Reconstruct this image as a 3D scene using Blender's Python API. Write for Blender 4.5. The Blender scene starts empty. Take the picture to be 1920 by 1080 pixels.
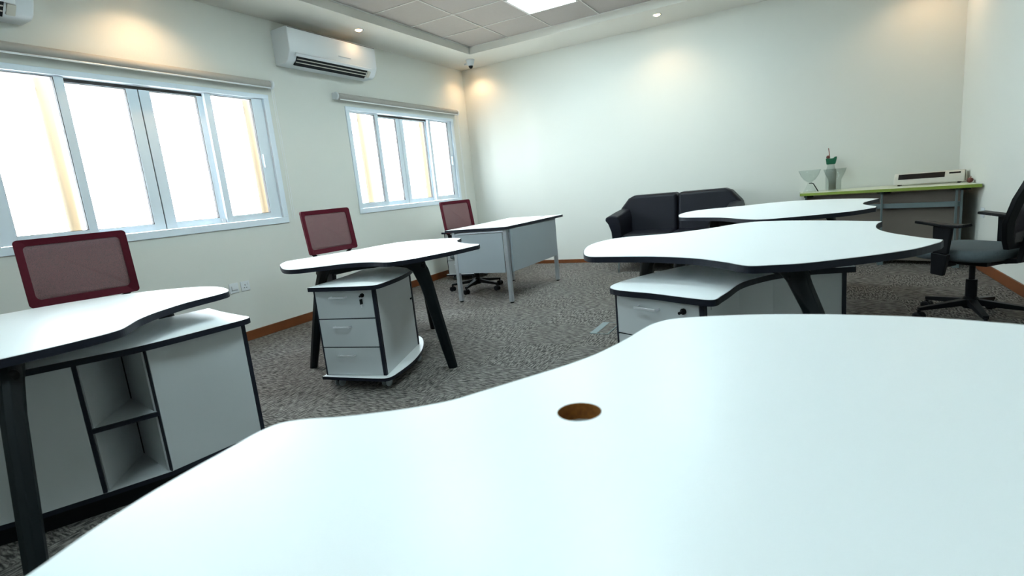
import bpy, bmesh, math, random
from mathutils import Vector, Matrix
random.seed(7)
SC = bpy.context.scene
COL = SC.collection

# ------------------------------------------------------------------ camera
cd = bpy.data.cameras.new('camera'); cam = bpy.data.objects.new('camera', cd); COL.objects.link(cam)
cd.sensor_width = 36; cd.lens = 36 * 999.75 / 1920; cd.clip_start = 0.02; cd.clip_end = 200
R0 = Vector((0.87793, 0.46890, -0.09685)); R1 = Vector((-0.00145, 0.20488, 0.97879)); R2 = Vector((-0.47879, 0.85916, -0.18055))
M = Matrix((R0, R1, -R2)).transposed().to_4x4(); M.translation = (4.3119, -6.8914, 1.085)
cam.matrix_world = M
cd.dof.use_dof = True; cd.dof.focus_distance = 3.6; cd.dof.aperture_fstop = 4.0
SC.camera = cam

# ------------------------------------------------------------------ view, world, sun
SC.view_settings.view_transform = 'Standard'; SC.view_settings.look = 'None'
SC.view_settings.gamma = 1; SC.view_settings.use_curve_mapping = False
SC.view_settings.exposure = 1.35
W = bpy.data.worlds.new('world'); SC.world = W; W.use_nodes = True
wn = W.node_tree.nodes; wl = W.node_tree.links
bg = wn['Background']; bg.inputs['Color'].default_value = (0.72, 0.86, 1.0, 1); bg.inputs['Strength'].default_value = 6.0
sd = bpy.data.lights.new('sun', 'SUN'); sd.energy = 17.0; sd.angle = 0.01; sd.color = (1, 0.97, 0.92)
sun = bpy.data.objects.new('sun', sd); COL.objects.link(sun)
sun.rotation_euler = (0, math.radians(38), math.radians(12))
PANEL_E = 13.0
SPOT_E = 9.0

# ------------------------------------------------------------------ materials
def mat(name, col, rough=0.5, metal=0.0, spec=0.5, noise=None, bump=None, coat=0.0, trans=0.0, ior=1.45, alpha=1.0, emit=None):
    m = bpy.data.materials.new(name); m.use_nodes = True
    nt = m.node_tree; b = nt.nodes['Principled BSDF']
    b.inputs['Base Color'].default_value = (*col, 1)
    b.inputs['Roughness'].default_value = rough; b.inputs['Metallic'].default_value = metal
    b.inputs['Specular IOR Level'].default_value = spec; b.inputs['Coat Weight'].default_value = coat
    b.inputs['Transmission Weight'].default_value = trans; b.inputs['IOR'].default_value = ior
    b.inputs['Alpha'].default_value = alpha
    if emit:
        b.inputs['Emission Color'].default_value = (*emit[0], 1); b.inputs['Emission Strength'].default_value = emit[1]
    tc = nt.nodes.new('ShaderNodeTexCoord')
    if noise:
        sc, amt = noise
        n = nt.nodes.new('ShaderNodeTexNoise'); n.inputs['Scale'].default_value = sc; n.inputs['Detail'].default_value = 4
        nt.links.new(tc.outputs['Object'], n.inputs['Vector'])
        mx = nt.nodes.new('ShaderNodeMix'); mx.data_type = 'RGBA'
        mx.inputs['A'].default_value = (*[c * (1 - amt) for c in col], 1); mx.inputs['B'].default_value = (*[min(1, c * (1 + amt)) for c in col], 1)
        nt.links.new(n.outputs['Fac'], mx.inputs['Factor']); nt.links.new(mx.outputs['Result'], b.inputs['Base Color'])
    if bump:
        sc, st = bump
        n = nt.nodes.new('ShaderNodeTexNoise'); n.inputs['Scale'].default_value = sc; n.inputs['Detail'].default_value = 3
        nt.links.new(tc.outputs['Object'], n.inputs['Vector'])
        bp = nt.nodes.new('ShaderNodeBump'); bp.inputs['Strength'].default_value = st; bp.inputs['Distance'].default_value = 0.002
        nt.links.new(n.outputs['Fac'], bp.inputs['Height']); nt.links.new(bp.outputs['Normal'], b.inputs['Normal'])
    return m

WALL = mat('wall_paint', (0.65, 0.66, 0.615), 0.75, spec=0.3, noise=(1.3, 0.02), bump=(60, 0.15))
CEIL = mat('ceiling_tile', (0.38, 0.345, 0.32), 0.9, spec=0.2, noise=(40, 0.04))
SOFF = mat('soffit_paint', (0.66, 0.64, 0.585), 0.8, spec=0.2, noise=(2, 0.02))
TBAR = mat('ceiling_grid_white', (0.60, 0.59, 0.56), 0.6, noise=(5, 0.02))
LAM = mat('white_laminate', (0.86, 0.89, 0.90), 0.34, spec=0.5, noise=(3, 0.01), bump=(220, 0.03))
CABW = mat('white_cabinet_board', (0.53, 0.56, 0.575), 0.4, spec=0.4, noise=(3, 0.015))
EDGE = mat('charcoal_edging', (0.010, 0.012, 0.020), 0.5, spec=0.25, noise=(20, 0.1))
LEGM = mat('charcoal_steel', (0.003, 0.0055, 0.007), 0.45, spec=0.22, noise=(30, 0.1))
BLK = mat('black_plastic', (0.004, 0.0045, 0.006), 0.45, spec=0.2, noise=(25, 0.15))
CHROME = mat('brushed_chrome', (0.80, 0.82, 0.85), 0.38, metal=0.7, noise=(60, 0.05))
SILV = mat('silver_paint', (0.42, 0.45, 0.48), 0.38, metal=0.6, noise=(30, 0.04))
DSIL = mat('dull_grey_paint', (0.10, 0.135, 0.14), 0.5, noise=(30, 0.04))
GREYP = mat('grey_panel', (0.29, 0.33, 0.355), 0.5, noise=(4, 0.03))
RED = mat('dark_red_mesh_border', (0.075, 0.003, 0.011), 0.65, spec=0.2, noise=(60, 0.15))
SEAT = mat('grey_seat_fabric', (0.075, 0.095, 0.105), 0.85, noise=(90, 0.2), bump=(300, 0.4))
BSEAT = mat('dark_red_seat_fabric', (0.03, 0.012, 0.016), 0.85, noise=(90, 0.2))
SOFA = mat('black_leather', (0.0045, 0.005, 0.010), 0.45, spec=0.25, noise=(14, 0.2), bump=(120, 0.35))
WOOD = mat('brown_skirting', (0.16, 0.047, 0.013), 0.4, noise=(12, 0.25))
RAW = mat('raw_particleboard', (0.30, 0.11, 0.018), 0.8, noise=(150, 0.5))
PLW = mat('white_plastic', (0.66, 0.69, 0.71), 0.35, noise=(5, 0.01))
PLC = mat('cream_plastic', (0.5, 0.48, 0.42), 0.4, noise=(5, 0.02))
ALU = mat('white_aluminium', (0.68, 0.76, 0.83), 0.35, noise=(5, 0.01))
GASK = mat('dark_gasket', (0.05, 0.045, 0.045), 0.6, noise=(10, 0.1))
BLIND = mat('beige_blind_fabric', (0.36, 0.35, 0.32), 0.7, noise=(40, 0.05))
GREEN = mat('lime_edging', (0.17, 0.235, 0.025), 0.45, noise=(10, 0.08))
GTOP = mat('pale_table_laminate', (0.6, 0.65, 0.52), 0.35, noise=(4, 0.02))
TAUPE = mat('taupe_panel', (0.105, 0.088, 0.072), 0.6, noise=(4, 0.04))
DKGRN = mat('dark_green_plastic', (0.005, 0.10, 0.045), 0.35, noise=(20, 0.1))
BROWN = mat('dark_red_berry', (0.10, 0.02, 0.015), 0.4, noise=(30, 0.3))
TWIG = mat('reddish_twig', (0.25, 0.07, 0.05), 0.6, noise=(40, 0.2))
FAC = mat('facade_paint', (0.82, 0.86, 0.88), 0.9, noise=(1.5, 0.05), bump=(30, 0.3))
PIPE = mat('brown_downpipe', (0.085, 0.060, 0.032), 0.6, noise=(3, 0.06))
YARD = mat('yard_concrete', (0.62, 0.57, 0.48), 0.9, noise=(3, 0.1))
METALF = mat('floor_box_metal', (0.17, 0.21, 0.22), 0.6, metal=0.1, noise=(20, 0.05))
STICK = mat('label_sticker', (0.10, 0.10, 0.11), 0.5, noise=(20, 0.1))

def emis(name, col, st):
    m = mat(name, (0.8, 0.8, 0.8), 0.5, noise=(3, 0.01), emit=(col, st)); return m
DIFF = emis('panel_diffuser', (0.74, 0.95, 1.0), PANEL_E)
LAMPM = emis('downlight_lens', (1.0, 0.62, 0.30), 22.0)

def glassy(name, tint, mixf, rough=0.02):
    m = bpy.data.materials.new(name); m.use_nodes = True; nt = m.node_tree; nt.nodes.clear()
    o = nt.nodes.new('ShaderNodeOutputMaterial'); t = nt.nodes.new('ShaderNodeBsdfTransparent'); g = nt.nodes.new('ShaderNodeBsdfGlossy')
    t.inputs['Color'].default_value = (*tint, 1); g.inputs['Roughness'].default_value = rough
    fr = nt.nodes.new('ShaderNodeLayerWeight'); fr.inputs['Blend'].default_value = mixf
    mx = nt.nodes.new('ShaderNodeMixShader'); ge = nt.nodes.new('ShaderNodeNewGeometry')   # the inner side of a thin pane adds no second reflection
    sb = nt.nodes.new('ShaderNodeMath'); sb.operation = 'SUBTRACT'; sb.inputs[0].default_value = 1.0; nt.links.new(ge.outputs['Backfacing'], sb.inputs[1])
    mu = nt.nodes.new('ShaderNodeMath'); mu.operation = 'MULTIPLY'; nt.links.new(sb.outputs[0], mu.inputs[0]); nt.links.new(fr.outputs['Fresnel'], mu.inputs[1]); nt.links.new(mu.outputs[0], mx.inputs['Fac'])
    nt.links.new(t.outputs[0], mx.inputs[1]); nt.links.new(g.outputs[0], mx.inputs[2]); nt.links.new(mx.outputs[0], o.inputs['Surface'])
    return m
PANE = glassy('window_glass', (0.97, 0.98, 0.98), 0.12)
GLASS = glassy('clear_glass', (0.93, 0.95, 0.945), 0.25)

def net(name, col, op):
    m = bpy.data.materials.new(name); m.use_nodes = True; nt = m.node_tree; b = nt.nodes['Principled BSDF']; o = nt.nodes['Material Output']
    tc = nt.nodes.new('ShaderNodeTexCoord'); ns = nt.nodes.new('ShaderNodeTexNoise'); ns.inputs['Scale'].default_value = 500
    nt.links.new(tc.outputs['Object'], ns.inputs['Vector'])
    mr = nt.nodes.new('ShaderNodeMapRange'); mr.inputs['To Min'].default_value = op - 0.08; mr.inputs['To Max'].default_value = op + 0.08
    nt.links.new(ns.outputs['Fac'], mr.inputs['Value'])
    b.inputs['Base Color'].default_value = (*col, 1); b.inputs['Roughness'].default_value = 0.7
    t = nt.nodes.new('ShaderNodeBsdfTransparent'); mx = nt.nodes.new('ShaderNodeMixShader')
    nt.links.new(mr.outputs[0], mx.inputs['Fac']); nt.links.new(t.outputs[0], mx.inputs[1]); nt.links.new(b.outputs[0], mx.inputs[2])
    nt.links.new(mx.outputs[0], o.inputs['Surface']); return m
NET = net('red_mesh_net', (0.155, 0.060, 0.066), 0.74)
BNET = net('black_mesh_net', (0.03, 0.024, 0.034), 0.80)

def carpet():
    m = bpy.data.materials.new('tweed_carpet'); m.use_nodes = True; nt = m.node_tree; N = nt.nodes; L = nt.links
    b = N['Principled BSDF']; b.inputs['Roughness'].default_value = 0.95; b.inputs['Specular IOR Level'].default_value = 0.1
    tc = N.new('ShaderNodeTexCoord')
    def noise(scale, rotz, det=2, rough=0.6):
        mp = N.new('ShaderNodeMapping'); mp.inputs['Scale'].default_value = scale; mp.inputs['Rotation'].default_value = (0, 0, rotz)
        L.new(tc.outputs['Object'], mp.inputs['Vector'])
        n = N.new('ShaderNodeTexNoise'); n.inputs['Scale'].default_value = 1; n.inputs['Detail'].default_value = det; n.inputs['Roughness'].default_value = rough
        n.inputs['Distortion'].default_value = 0.15
        L.new(mp.outputs[0], n.inputs['Vector']); return n.outputs['Fac']
    a = noise((20, 105, 1), 0.12); c = noise((105, 20, 1), 0.12)
    ck = N.new('ShaderNodeTexChecker'); ck.inputs['Scale'].default_value = 2.0
    ck.inputs['Color1'].default_value = (0, 0, 0, 1); ck.inputs['Color2'].default_value = (1, 1, 1, 1)
    mp = N.new('ShaderNodeMapping'); mp.inputs['Location'].default_value = (0.05, 0.13, 0.25); L.new(tc.outputs['Object'], mp.inputs['Vector']); L.new(mp.outputs[0], ck.inputs['Vector'])
    mx = N.new('ShaderNodeMix'); mx.data_type = 'FLOAT'
    L.new(ck.outputs['Fac'], mx.inputs[0]); L.new(a, mx.inputs[2]); L.new(c, mx.inputs[3])
    f = noise((260, 260, 1), 0, 1)
    ad = N.new('ShaderNodeMath'); ad.operation = 'MULTIPLY_ADD'; ad.inputs[1].default_value = 0.28; L.new(f, ad.inputs[0]); L.new(mx.outputs[0], ad.inputs[2])
    cr = N.new('ShaderNodeValToRGB'); L.new(ad.outputs[0], cr.inputs['Fac'])
    e = cr.color_ramp.elements; e[0].position = 0.51; e[0].color = (0.040, 0.038, 0.036, 1); e[1].position = 0.775; e[1].color = (0.25, 0.235, 0.22, 1)
    k = cr.color_ramp.elements.new(0.62); k.color = (0.115, 0.106, 0.098, 1)
    big = noise((0.9, 0.9, 1), 0, 3)
    m2 = N.new('ShaderNodeMix'); m2.data_type = 'RGBA'; m2.blend_type = 'MULTIPLY'; m2.inputs['Factor'].default_value = 1
    c2 = N.new('ShaderNodeValToRGB'); L.new(big, c2.inputs['Fac']); c2.color_ramp.elements[0].position = 0.3; c2.color_ramp.elements[1].position = 0.7
    c2.color_ramp.elements[0].color = (0.88, 0.86, 0.84, 1); c2.color_ramp.elements[1].color = (1, 1, 1, 1)
    L.new(cr.outputs[0], m2.inputs['A']); L.new(c2.outputs[0], m2.inputs['B']); L.new(m2.outputs['Result'], b.inputs['Base Color'])
    bp = N.new('ShaderNodeBump'); bp.inputs['Strength'].default_value = 0.6; bp.inputs['Distance'].default_value = 0.004
    L.new(ad.outputs[0], bp.inputs['Height']); L.new(bp.outputs[0], b.inputs['Normal'])
    return m
CARPET = carpet()

# ------------------------------------------------------------------ helpers
def obj(name, bm, m, parent=None, bevel=0, seg=2, smooth=False, sub=0, solid=0, label=None, recalc=True):
    if recalc: bmesh.ops.recalc_face_normals(bm, faces=bm.faces)
    me = bpy.data.meshes.new(name); bm.to_mesh(me); bm.free()
    for x in (m if isinstance(m, (list, tuple)) else [m]): me.materials.append(x)
    o = bpy.data.objects.new(name, me); COL.objects.link(o)
    if parent: o.parent = parent
    if smooth:
        for p in me.polygons: p.use_smooth = True
    if solid:
        md = o.modifiers.new('solid', 'SOLIDIFY'); md.thickness = solid; md.offset = 0
    if bevel:
        md = o.modifiers.new('bevel', 'BEVEL'); md.width = bevel; md.segments = seg; md.limit_method = 'ANGLE'; md.angle_limit = math.radians(40)
        for p in me.polygons: p.use_smooth = True
        md.harden_normals = True
    if sub:
        md = o.modifiers.new('sub', 'SUBSURF'); md.levels = sub; md.render_levels = sub
    if label: o['label'] = label
    return o
def tag(o, label, cat, group=None):
    o['label'] = label; o['category'] = cat
    if group: o['group'] = group
    return o
def thing(name, label, cat, loc=(0, 0, 0), rz=0, group=None):
    o = bpy.data.objects.new(name, None); COL.objects.link(o); o.empty_display_size = 0.1
    o.location = loc; o.rotation_euler = (0, 0, rz); return tag(o, label, cat, group)
def struct(name, bm, m, parent=None, **k):
    o = obj(name, bm, m, parent, **k)
    if not parent: o['kind'] = 'structure'
    return o
def kids(o): return [c for c in COL.objects if c.parent == o]
def dup(o, parent=None):
    c = o.copy(); COL.objects.link(c); c.parent = parent
    for ch in kids(o): dup(ch, c)
    return c
def NB(): return bmesh.new()
def box(bm, x0, x1, y0, y1, z0, z1, mi=0):
    v = [bm.verts.new(p) for p in ((x0, y0, z0), (x1, y0, z0), (x1, y1, z0), (x0, y1, z0), (x0, y0, z1), (x1, y0, z1), (x1, y1, z1), (x0, y1, z1))]
    for f in ((0, 3, 2, 1), (4, 5, 6, 7), (0, 1, 5, 4), (1, 2, 6, 5), (2, 3, 7, 6), (3, 0, 4, 7)):
        q = bm.faces.new([v[i] for i in f]); q.material_index = mi
    return bm
def prism(bm, pts, z0, z1, mi=0, axis='z'):
    def P(a, b, c):
        return (a, b, c) if axis == 'z' else ((c, a, b) if axis == 'x' else (a, c, b))
    lo = [bm.verts.new(P(p[0], p[1], z0)) for p in pts]; hi = [bm.verts.new(P(p[0], p[1], z1)) for p in pts]
    n = len(pts); fs = [bm.faces.new(lo[::-1]), bm.faces.new(hi)]
    for i in range(n): fs.append(bm.faces.new((lo[i], lo[(i + 1) % n], hi[(i + 1) % n], hi[i])))
    for f in fs: f.material_index = mi
    return bm
def beam(bm, a, b, w, h, w2=None, h2=None, up=(0, 0, 1), mi=0):
    # rectangular bar from a to b; section w x h at a, w2 x h2 at b
    a = Vector(a); b = Vector(b); d = (b - a).normalized(); up = Vector(up)
    if abs(d.dot(up)) > 0.98: up = Vector((1, 0, 0))
    s = d.cross(up).normalized(); u = s.cross(d).normalized(); w2 = w2 or w; h2 = h2 or h
    v = []
    for P, ww, hh in ((a, w, h), (b, w2, h2)):
        for i, j in ((-1, -1), (1, -1), (1, 1), (-1, 1)): v.append(bm.verts.new(P + s * i * ww / 2 + u * j * hh / 2))
    for f in ((0, 3, 2, 1), (4, 5, 6, 7), (0, 1, 5, 4), (1, 2, 6, 5), (2, 3, 7, 6), (3, 0, 4, 7)):
        bm.faces.new([v[i] for i in f]).material_index = mi
    return bm
def tube(bm, pts, r, seg=10, caps=True):
    pts = [Vector(p) for p in pts]; rr = r if isinstance(r, (list, tuple)) else [r] * len(pts)
    rings = []; ref = None
    for i, p in enumerate(pts):
        d = (pts[min(i + 1, len(pts) - 1)] - pts[max(i - 1, 0)]).normalized()
        if ref is None: ref = Vector((0, 0, 1)) if abs(d.z) < 0.9 else Vector((1, 0, 0))
        s = d.cross(ref).normalized(); u = s.cross(d).normalized(); ref = u
        rings.append([bm.verts.new(p + (s * math.cos(2 * math.pi * k / seg) + u * math.sin(2 * math.pi * k / seg)) * rr[i]) for k in range(seg)])
    for i in range(len(rings) - 1):
        for k in range(seg): bm.faces.new((rings[i][k], rings[i][(k + 1) % seg], rings[i + 1][(k + 1) % seg], rings[i + 1][k]))
    if caps: bm.faces.new(rings[0][::-1]); bm.faces.new(rings[-1])
    return bm
def lathe(bm, prof, c=(0, 0, 0), seg=24, axis='z', close=False):
    rings = []
    for r, h in prof:
        ring = []
        for k in range(seg):
            a = 2 * math.pi * k / seg; x, y = r * math.cos(a), r * math.sin(a)
            P = (x, y, h) if axis == 'z' else ((h, x, y) if axis == 'x' else (x, h, y))
            ring.append(bm.verts.new((P[0] + c[0], P[1] + c[1], P[2] + c[2])))
        rings.append(ring)
    for i in range(len(rings) - 1):
        for k in range(seg): bm.faces.new((rings[i][k], rings[i][(k + 1) % seg], rings[i + 1][(k + 1) % seg], rings[i + 1][k]))
    if not close: bm.faces.new(rings[0][::-1]); bm.faces.new(rings[-1])
    return bm
def smooth_outline(pts, n=4):
    # Catmull-Rom through the points; a third value marks a sharp corner
    P = [Vector((p[0], p[1])) for p in pts]; S = [len(p) > 2 for p in pts]; N = len(P); out = []
    for i in range(N):
        p1, p2 = P[i], P[(i + 1) % N]
        p0 = p1 * 2 - p2 if S[i] else P[i - 1]; p3 = p2 * 2 - p1 if S[(i + 1) % N] else P[(i + 2) % N]
        L = (p2 - p1).length
        m1 = (p2 - p0); m2 = (p3 - p1)
        m1 = m1.normalized() * L * (0.9) if m1.length > 0 else m1; m2 = m2.normalized() * L * 0.9 if m2.length > 0 else m2
        for k in range(n):
            t = k / n; h = (2 * t**3 - 3 * t**2 + 1, t**3 - 2 * t**2 + t, -2 * t**3 + 3 * t**2, t**3 - t**2)
            q = p1 * h[0] + m1 * h[1] + p2 * h[2] + m2 * h[3]; out.append((q.x, q.y))
    return out
def area(p): return sum(p[i][0] * p[(i + 1) % len(p)][1] - p[(i + 1) % len(p)][0] * p[i][1] for i in range(len(p))) / 2
def offset(pts, d):
    sg = 1 if area(pts) > 0 else -1; out = []; n = len(pts)
    for i in range(n):
        a = Vector(pts[i - 1]); b = Vector(pts[i]); c = Vector(pts[(i + 1) % n])
        e1 = (b - a).normalized(); e2 = (c - b).normalized(); t = (e1 + e2)
        t = t.normalized() if t.length > 1e-6 else e1
        nn = Vector((t.y, -t.x)) * sg; k = 1 / max(0.5, nn.dot(Vector((e1.y, -e1.x)) * sg)); q = b + nn * d * k; out.append((q.x, q.y))
    return out
def ring(bm, inner, outer, z0, z1, mi=0):
    n = len(inner); V = [[bm.verts.new((p[0], p[1], z)) for p in L] for L, z in ((inner, z0), (outer, z0), (outer, z1), (inner, z1))]
    for i in range(n):
        j = (i + 1) % n
        for a, b in ((0, 1), (1, 2), (2, 3), (3, 0)): bm.faces.new((V[a][i], V[a][j], V[b][j], V[b][i])).material_index = mi
    return bm

# ------------------------------------------------------------------ the room
RW = 5.676; YF = -9.2; HS = 2.824; HC = 2.91; T = 0.22
WIN = [(-5.56, -3.385, 0.985, 2.15), (-2.43, -0.385, 0.985, 2.135)]   # y0, y1, z0, z1 of the two wall openings

bm = NB(); box(bm, -T, RW + T, YF - T, T, -0.1, 0)
struct('floor', bm, CARPET)
bm = NB()
ys = [YF - T, WIN[0][0], WIN[0][1], WIN[1][0], WIN[1][1], T]
for i in range(5):
    if i in (1, 3):
        w = WIN[0] if i == 1 else WIN[1]
        box(bm, -T, 0, ys[i], ys[i + 1], 0, w[2]); box(bm, -T, 0, ys[i], ys[i + 1], w[3], 3.1)
    else: box(bm, -T, 0, ys[i], ys[i + 1], 0, 3.1)
struct('wall_left', bm, WALL)
struct('wall_back', box(NB(), 0, RW, 0, T, 0, 3.1), WALL)
struct('wall_right', box(NB(), RW, RW + T, YF - T, T, 0, 3.1), WALL)
struct('wall_front', box(NB(), 0, RW, YF - T, YF, 0, 3.1), WALL)
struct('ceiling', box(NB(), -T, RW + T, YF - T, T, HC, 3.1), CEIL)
SX, SY = 0.575, -0.69
struct('trim_1', box(NB(), 0.0, SX, YF, 0, HS, HC), SOFF)
struct('trim_2', box(NB(), SX, RW, SY, 0, HS, HC), SOFF)
struct('trim_3', box(NB(), RW - 0.575, RW, YF, SY, HS, HC), SOFF)
bm = NB(); q = 0.585
gx = [1.145 + q * i for i in range(7)]; gy = [-1.30 - q * i for i in range(13)]
for x in gx: box(bm, x - 0.005, x + 0.005, YF, SY, HC - 0.006, HC)
for y in gy: box(bm, SX, RW - 0.575, y - 0.005, y + 0.005, HC - 0.006, HC - 0.0002)
box(bm, SX, SX + 0.02, YF, SY, HC - 0.006, HC - 0.0002); box(bm, SX, RW - 0.575, SY - 0.02, SY, HC - 0.006, HC - 0.0002)
struct('trim_4', bm, TBAR)
def skirt(name, *b): struct(name, box(NB(), *b), WOOD, bevel=0.004)
skirt('baseboard_left', 0, 0.014, YF, 0, 0, 0.085)
skirt('baseboard_back', 0.014, RW - 0.014, -0.014, 0, 0, 0.05)
skirt('baseboard_right', RW - 0.014, RW, YF, 0, 0, 0.085)

# windows: outer frame, casing, four sliding sashes with glass
def window(name, w, panes, zt):
    y0, y1, z0, z1 = w
    root = bpy.data.objects.new(name, None); COL.objects.link(root); root['kind'] = 'structure'; root.location = (0, (y0 + y1) / 2, z0)
    def part(n, bm, m, par=root, **k):
        bmesh.ops.translate(bm, verts=bm.verts, vec=-Vector(root.location)); return obj(n, bm, m, par, **k)
    bm = NB(); f = 0.055      # frame filling the opening, with a flat casing on the wall
    for a in ((y0, y1, z0, z0 + f), (y0, y1, z1 - f * 0.7, z1), (y0, y0 + f, z0 + f, z1 - f * 0.7), (y1 - f, y1, z0 + f, z1 - f * 0.7)):
        box(bm, -0.12, 0.012, *a)
    part('window_frame', bm, ALU, bevel=0.003)
    zb, zz = z0 + f + 0.002, z1 - f * 0.7 - 0.002
    mid = (panes[1][1] + panes[2][0]) / 2
    edges = [(y0, panes[0][1] + 0.055), (panes[1][0] - 0.06, mid - 0.004), (mid + 0.004, panes[2][1] + 0.06), (panes[3][0] - 0.055, y1)]
    for i, (p, e) in enumerate(zip(panes, edges)):
        x0, x1 = ((-0.045, -0.012) if i in (0, 3) else (-0.085, -0.052))
        e0, e1 = max(e[0], y0 + f + 0.0005), min(e[1], y1 - f - 0.0005)
        top = zz if i in (0, 3) else zz - 0.022
        bm = NB()
        box(bm, x0, x1, e0, p[0], zb, top); box(bm, x0, x1, p[1], e1, zb, top)
        box(bm, x0, x1, p[0], p[1], zb, p[2]); box(bm, x0, x1, p[0], p[1], p[3], top)
        s = part('sash', bm, ALU, bevel=0.003)
        bm = NB(); g = 0.004
        for a in ((p[0], p[0] + g, p[2], p[3]), (p[1] - g, p[1], p[2], p[3]), (p[0], p[1], p[2], p[2] + g), (p[0], p[1], p[3] - g, p[3])):
            box(bm, x0 + 0.004, x1 - 0.004, *a)
        part('gasket', bm, GASK, s)
        xm = (x0 + x1) / 2
        part('pane', box(NB(), xm - 0.003, xm + 0.003, p[0] + g, p[1] - g, p[2] + g, p[3] - g), PANE, s)
    part('track_gap', box(NB(), -0.083, -0.054, edges[1][0], edges[2][1], zz - 0.021, zz), GASK)
    part('meeting_seal', box(NB(), -0.09, -0.06, mid - 0.0035, mid + 0.0035, zb, zz - 0.022), GASK)
    for i in (3,):
        bm = NB(); yy = panes[i][1] + 0.024; box(bm, -0.012, 0.004, yy - 0.012, yy + 0.012, 1.50, 1.62); part('latch', bm, ALU, bevel=0.003)
    bm = NB(); yy = panes[2][1] + 0.02; box(bm, -0.05, -0.03, yy - 0.012, yy + 0.015, zb + 0.002, zb + 0.04); part('roller_stop', bm, PLW)
    return root
window('window_1', WIN[0], [(-5.41, -5.013, 1.095, 2.105), (-4.945, -4.56, 1.09, 2.085), (-4.397, -4.03, 1.09, 2.085), (-3.935, -3.55, 1.095, 2.10)], 2.15)
window('window_2', WIN[1], [(-2.36, -1.963, 1.095, 2.08), (-1.895, -1.55, 1.09, 2.065), (-1.417, -0.975, 1.09, 2.065), (-0.90, -0.505, 1.095, 2.08)], 2.135)

# roller blinds, rolled up
def blind(y0, y1, z, label):
    t = thing('roller_blind', label, 'blind', (0.045, (y0 + y1) / 2, z), 0, None)
    h = (y1 - y0) / 2
    obj('roll', lathe(NB(), [(0.033, -h + 0.02), (0.033, h - 0.02)], seg=32, axis='y'), BLIND, t)
    for s in (-1, 1):
        br_ = obj('bracket', lathe(NB(), [(0.034, s * h - 0.012), (0.039, s * h - 0.006), (0.039, s * h + 0.008), (0.030, s * h + 0.012)], seg=24, axis='y'), PLW, t)
        obj('wall_clip', box(NB(), -0.045, -0.02, s * h - 0.01, s * h + 0.01, -0.03, 0.035), PLW, br_)
    bm = NB(); lathe(bm, [(0.006, -h + 0.03), (0.006, h - 0.03)], c=(0.022, 0, -0.034), seg=8, axis='y'); obj('bottom_bar', bm, PLW, t)
    bm = NB()
    for d in (0.0, 0.022): tube(bm, [(0.0, -0.008 + d + (h + 0.003), -0.03), (0.0, -0.008 + d + (h + 0.006), -0.7), (0.0, -0.008 + d + (h + 0.003), -1.22)], 0.0022, 6)
    obj('pull_cord', bm, PLW, t)
    return t
blind(-5.75, -3.36, 2.235, 'long beige roller blind rolled up above the large left window')
blind(-2.575, -0.32, 2.218, 'shorter beige roller blind rolled up above the window nearest the corner')

# outside: sunlit neighbour facade, yard
b = thing('neighbour_building', 'sunlit cream building with upright downpipes seen through the windows', 'building', (-3.2, 0, -0.6))
obj('facade', box(NB(), -0.3, 0, -22, 30, 0, 7), FAC, b)
for y in (-7.4, -5.6, -3.8, -1.25, 1.15, 1.55, 3.05, 6.5, 8.9):
    obj('downpipe', tube(NB(), [(0.09, y, 0), (0.09, y, 7)], 0.06, 10), PIPE, b, smooth=True)
for z in (3.3,): obj('string_course', box(NB(), 0, 0.06, -22, 30, z, z + 0.12), FAC, b)
g = obj('yard_ground', box(NB(), -8, -T - 0.01, -24, 32, -0.7, -0.6), YARD); g['kind'] = 'structure'

# ------------------------------------------------------------------ ceiling fittings
def panel_light(x0, y0, label):
    c = (x0 + q / 2, y0 + q / 2, HC - 0.01)
    t = thing('ceiling_light', label, 'ceiling light', c, 0, 'square ceiling light panels'); h = q / 2 - 0.012
    bm = NB()
    for a in ((-h, h, -h, -h + 0.02), (-h, h, h - 0.02, h), (-h, -h + 0.02, -h + 0.02, h - 0.02), (h - 0.02, h, -h + 0.02, h - 0.02)): box(bm, *a, -0.004, 0.009)
    obj('frame', bm, TBAR, t)
    obj('diffuser', box(NB(), -h + 0.02, h - 0.02, -h + 0.02, h - 0.02, 0.0, 0.006), DIFF, t)
panel_light(1.145 + q, -1.30 - q, 'square white light panel glowing in the grey tiled ceiling')
for x, k, wh in ((1.145 + q, 4, 'above the middle desk by the windows'), (1.145 + q * 3, 0, 'above the furthest curved desk'), (1.145 + q * 3, 4, 'above the large right desk'),
                 (1.145 + q * 3, 8, 'above the foreground desk'), (1.145 + q * 3, 12, 'behind the foreground desk')):
    panel_light(x, -1.30 - q * (k + 1), 'square ceiling light panel ' + wh)
def downlight(x, y, label, e=1.0):
    t = thing('downlight', label, 'downlight', (x, y, HS), 0, None)
    obj('trim_ring', lathe(NB(), [(0.034, -0.001), (0.048, -0.006), (0.048, 0.0), (0.034, 0.0), (0.034, -0.001)], seg=24, close=True), PLW, t, smooth=True)
    obj('lens', lathe(NB(), [(0.004, -0.014), (0.020, -0.011), (0.031, -0.004), (0.033, 0.0)], seg=20), LAMPM, t, smooth=True)
    ld = bpy.data.lights.new('downlight_beam', 'SPOT'); ld.energy = SPOT_E * e; ld.color = (1.0, 0.67, 0.38); ld.spot_size = math.radians(135); ld.spot_blend = 0.7; ld.shadow_soft_size = 0.03
    lo = bpy.data.objects.new('beam', ld); COL.objects.link(lo); lo.parent = t; lo.location = (0, 0, -0.02)
downlight(2.89, -0.45, 'round downlight in the soffit above the sofa wall', 0.8)
downlight(0.347, -2.43, 'round warm downlight glowing above the white air conditioner', 0.13)
downlight(0.30, -0.24, 'small round downlight in the soffit corner beside the dome camera', 0.75)
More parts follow.
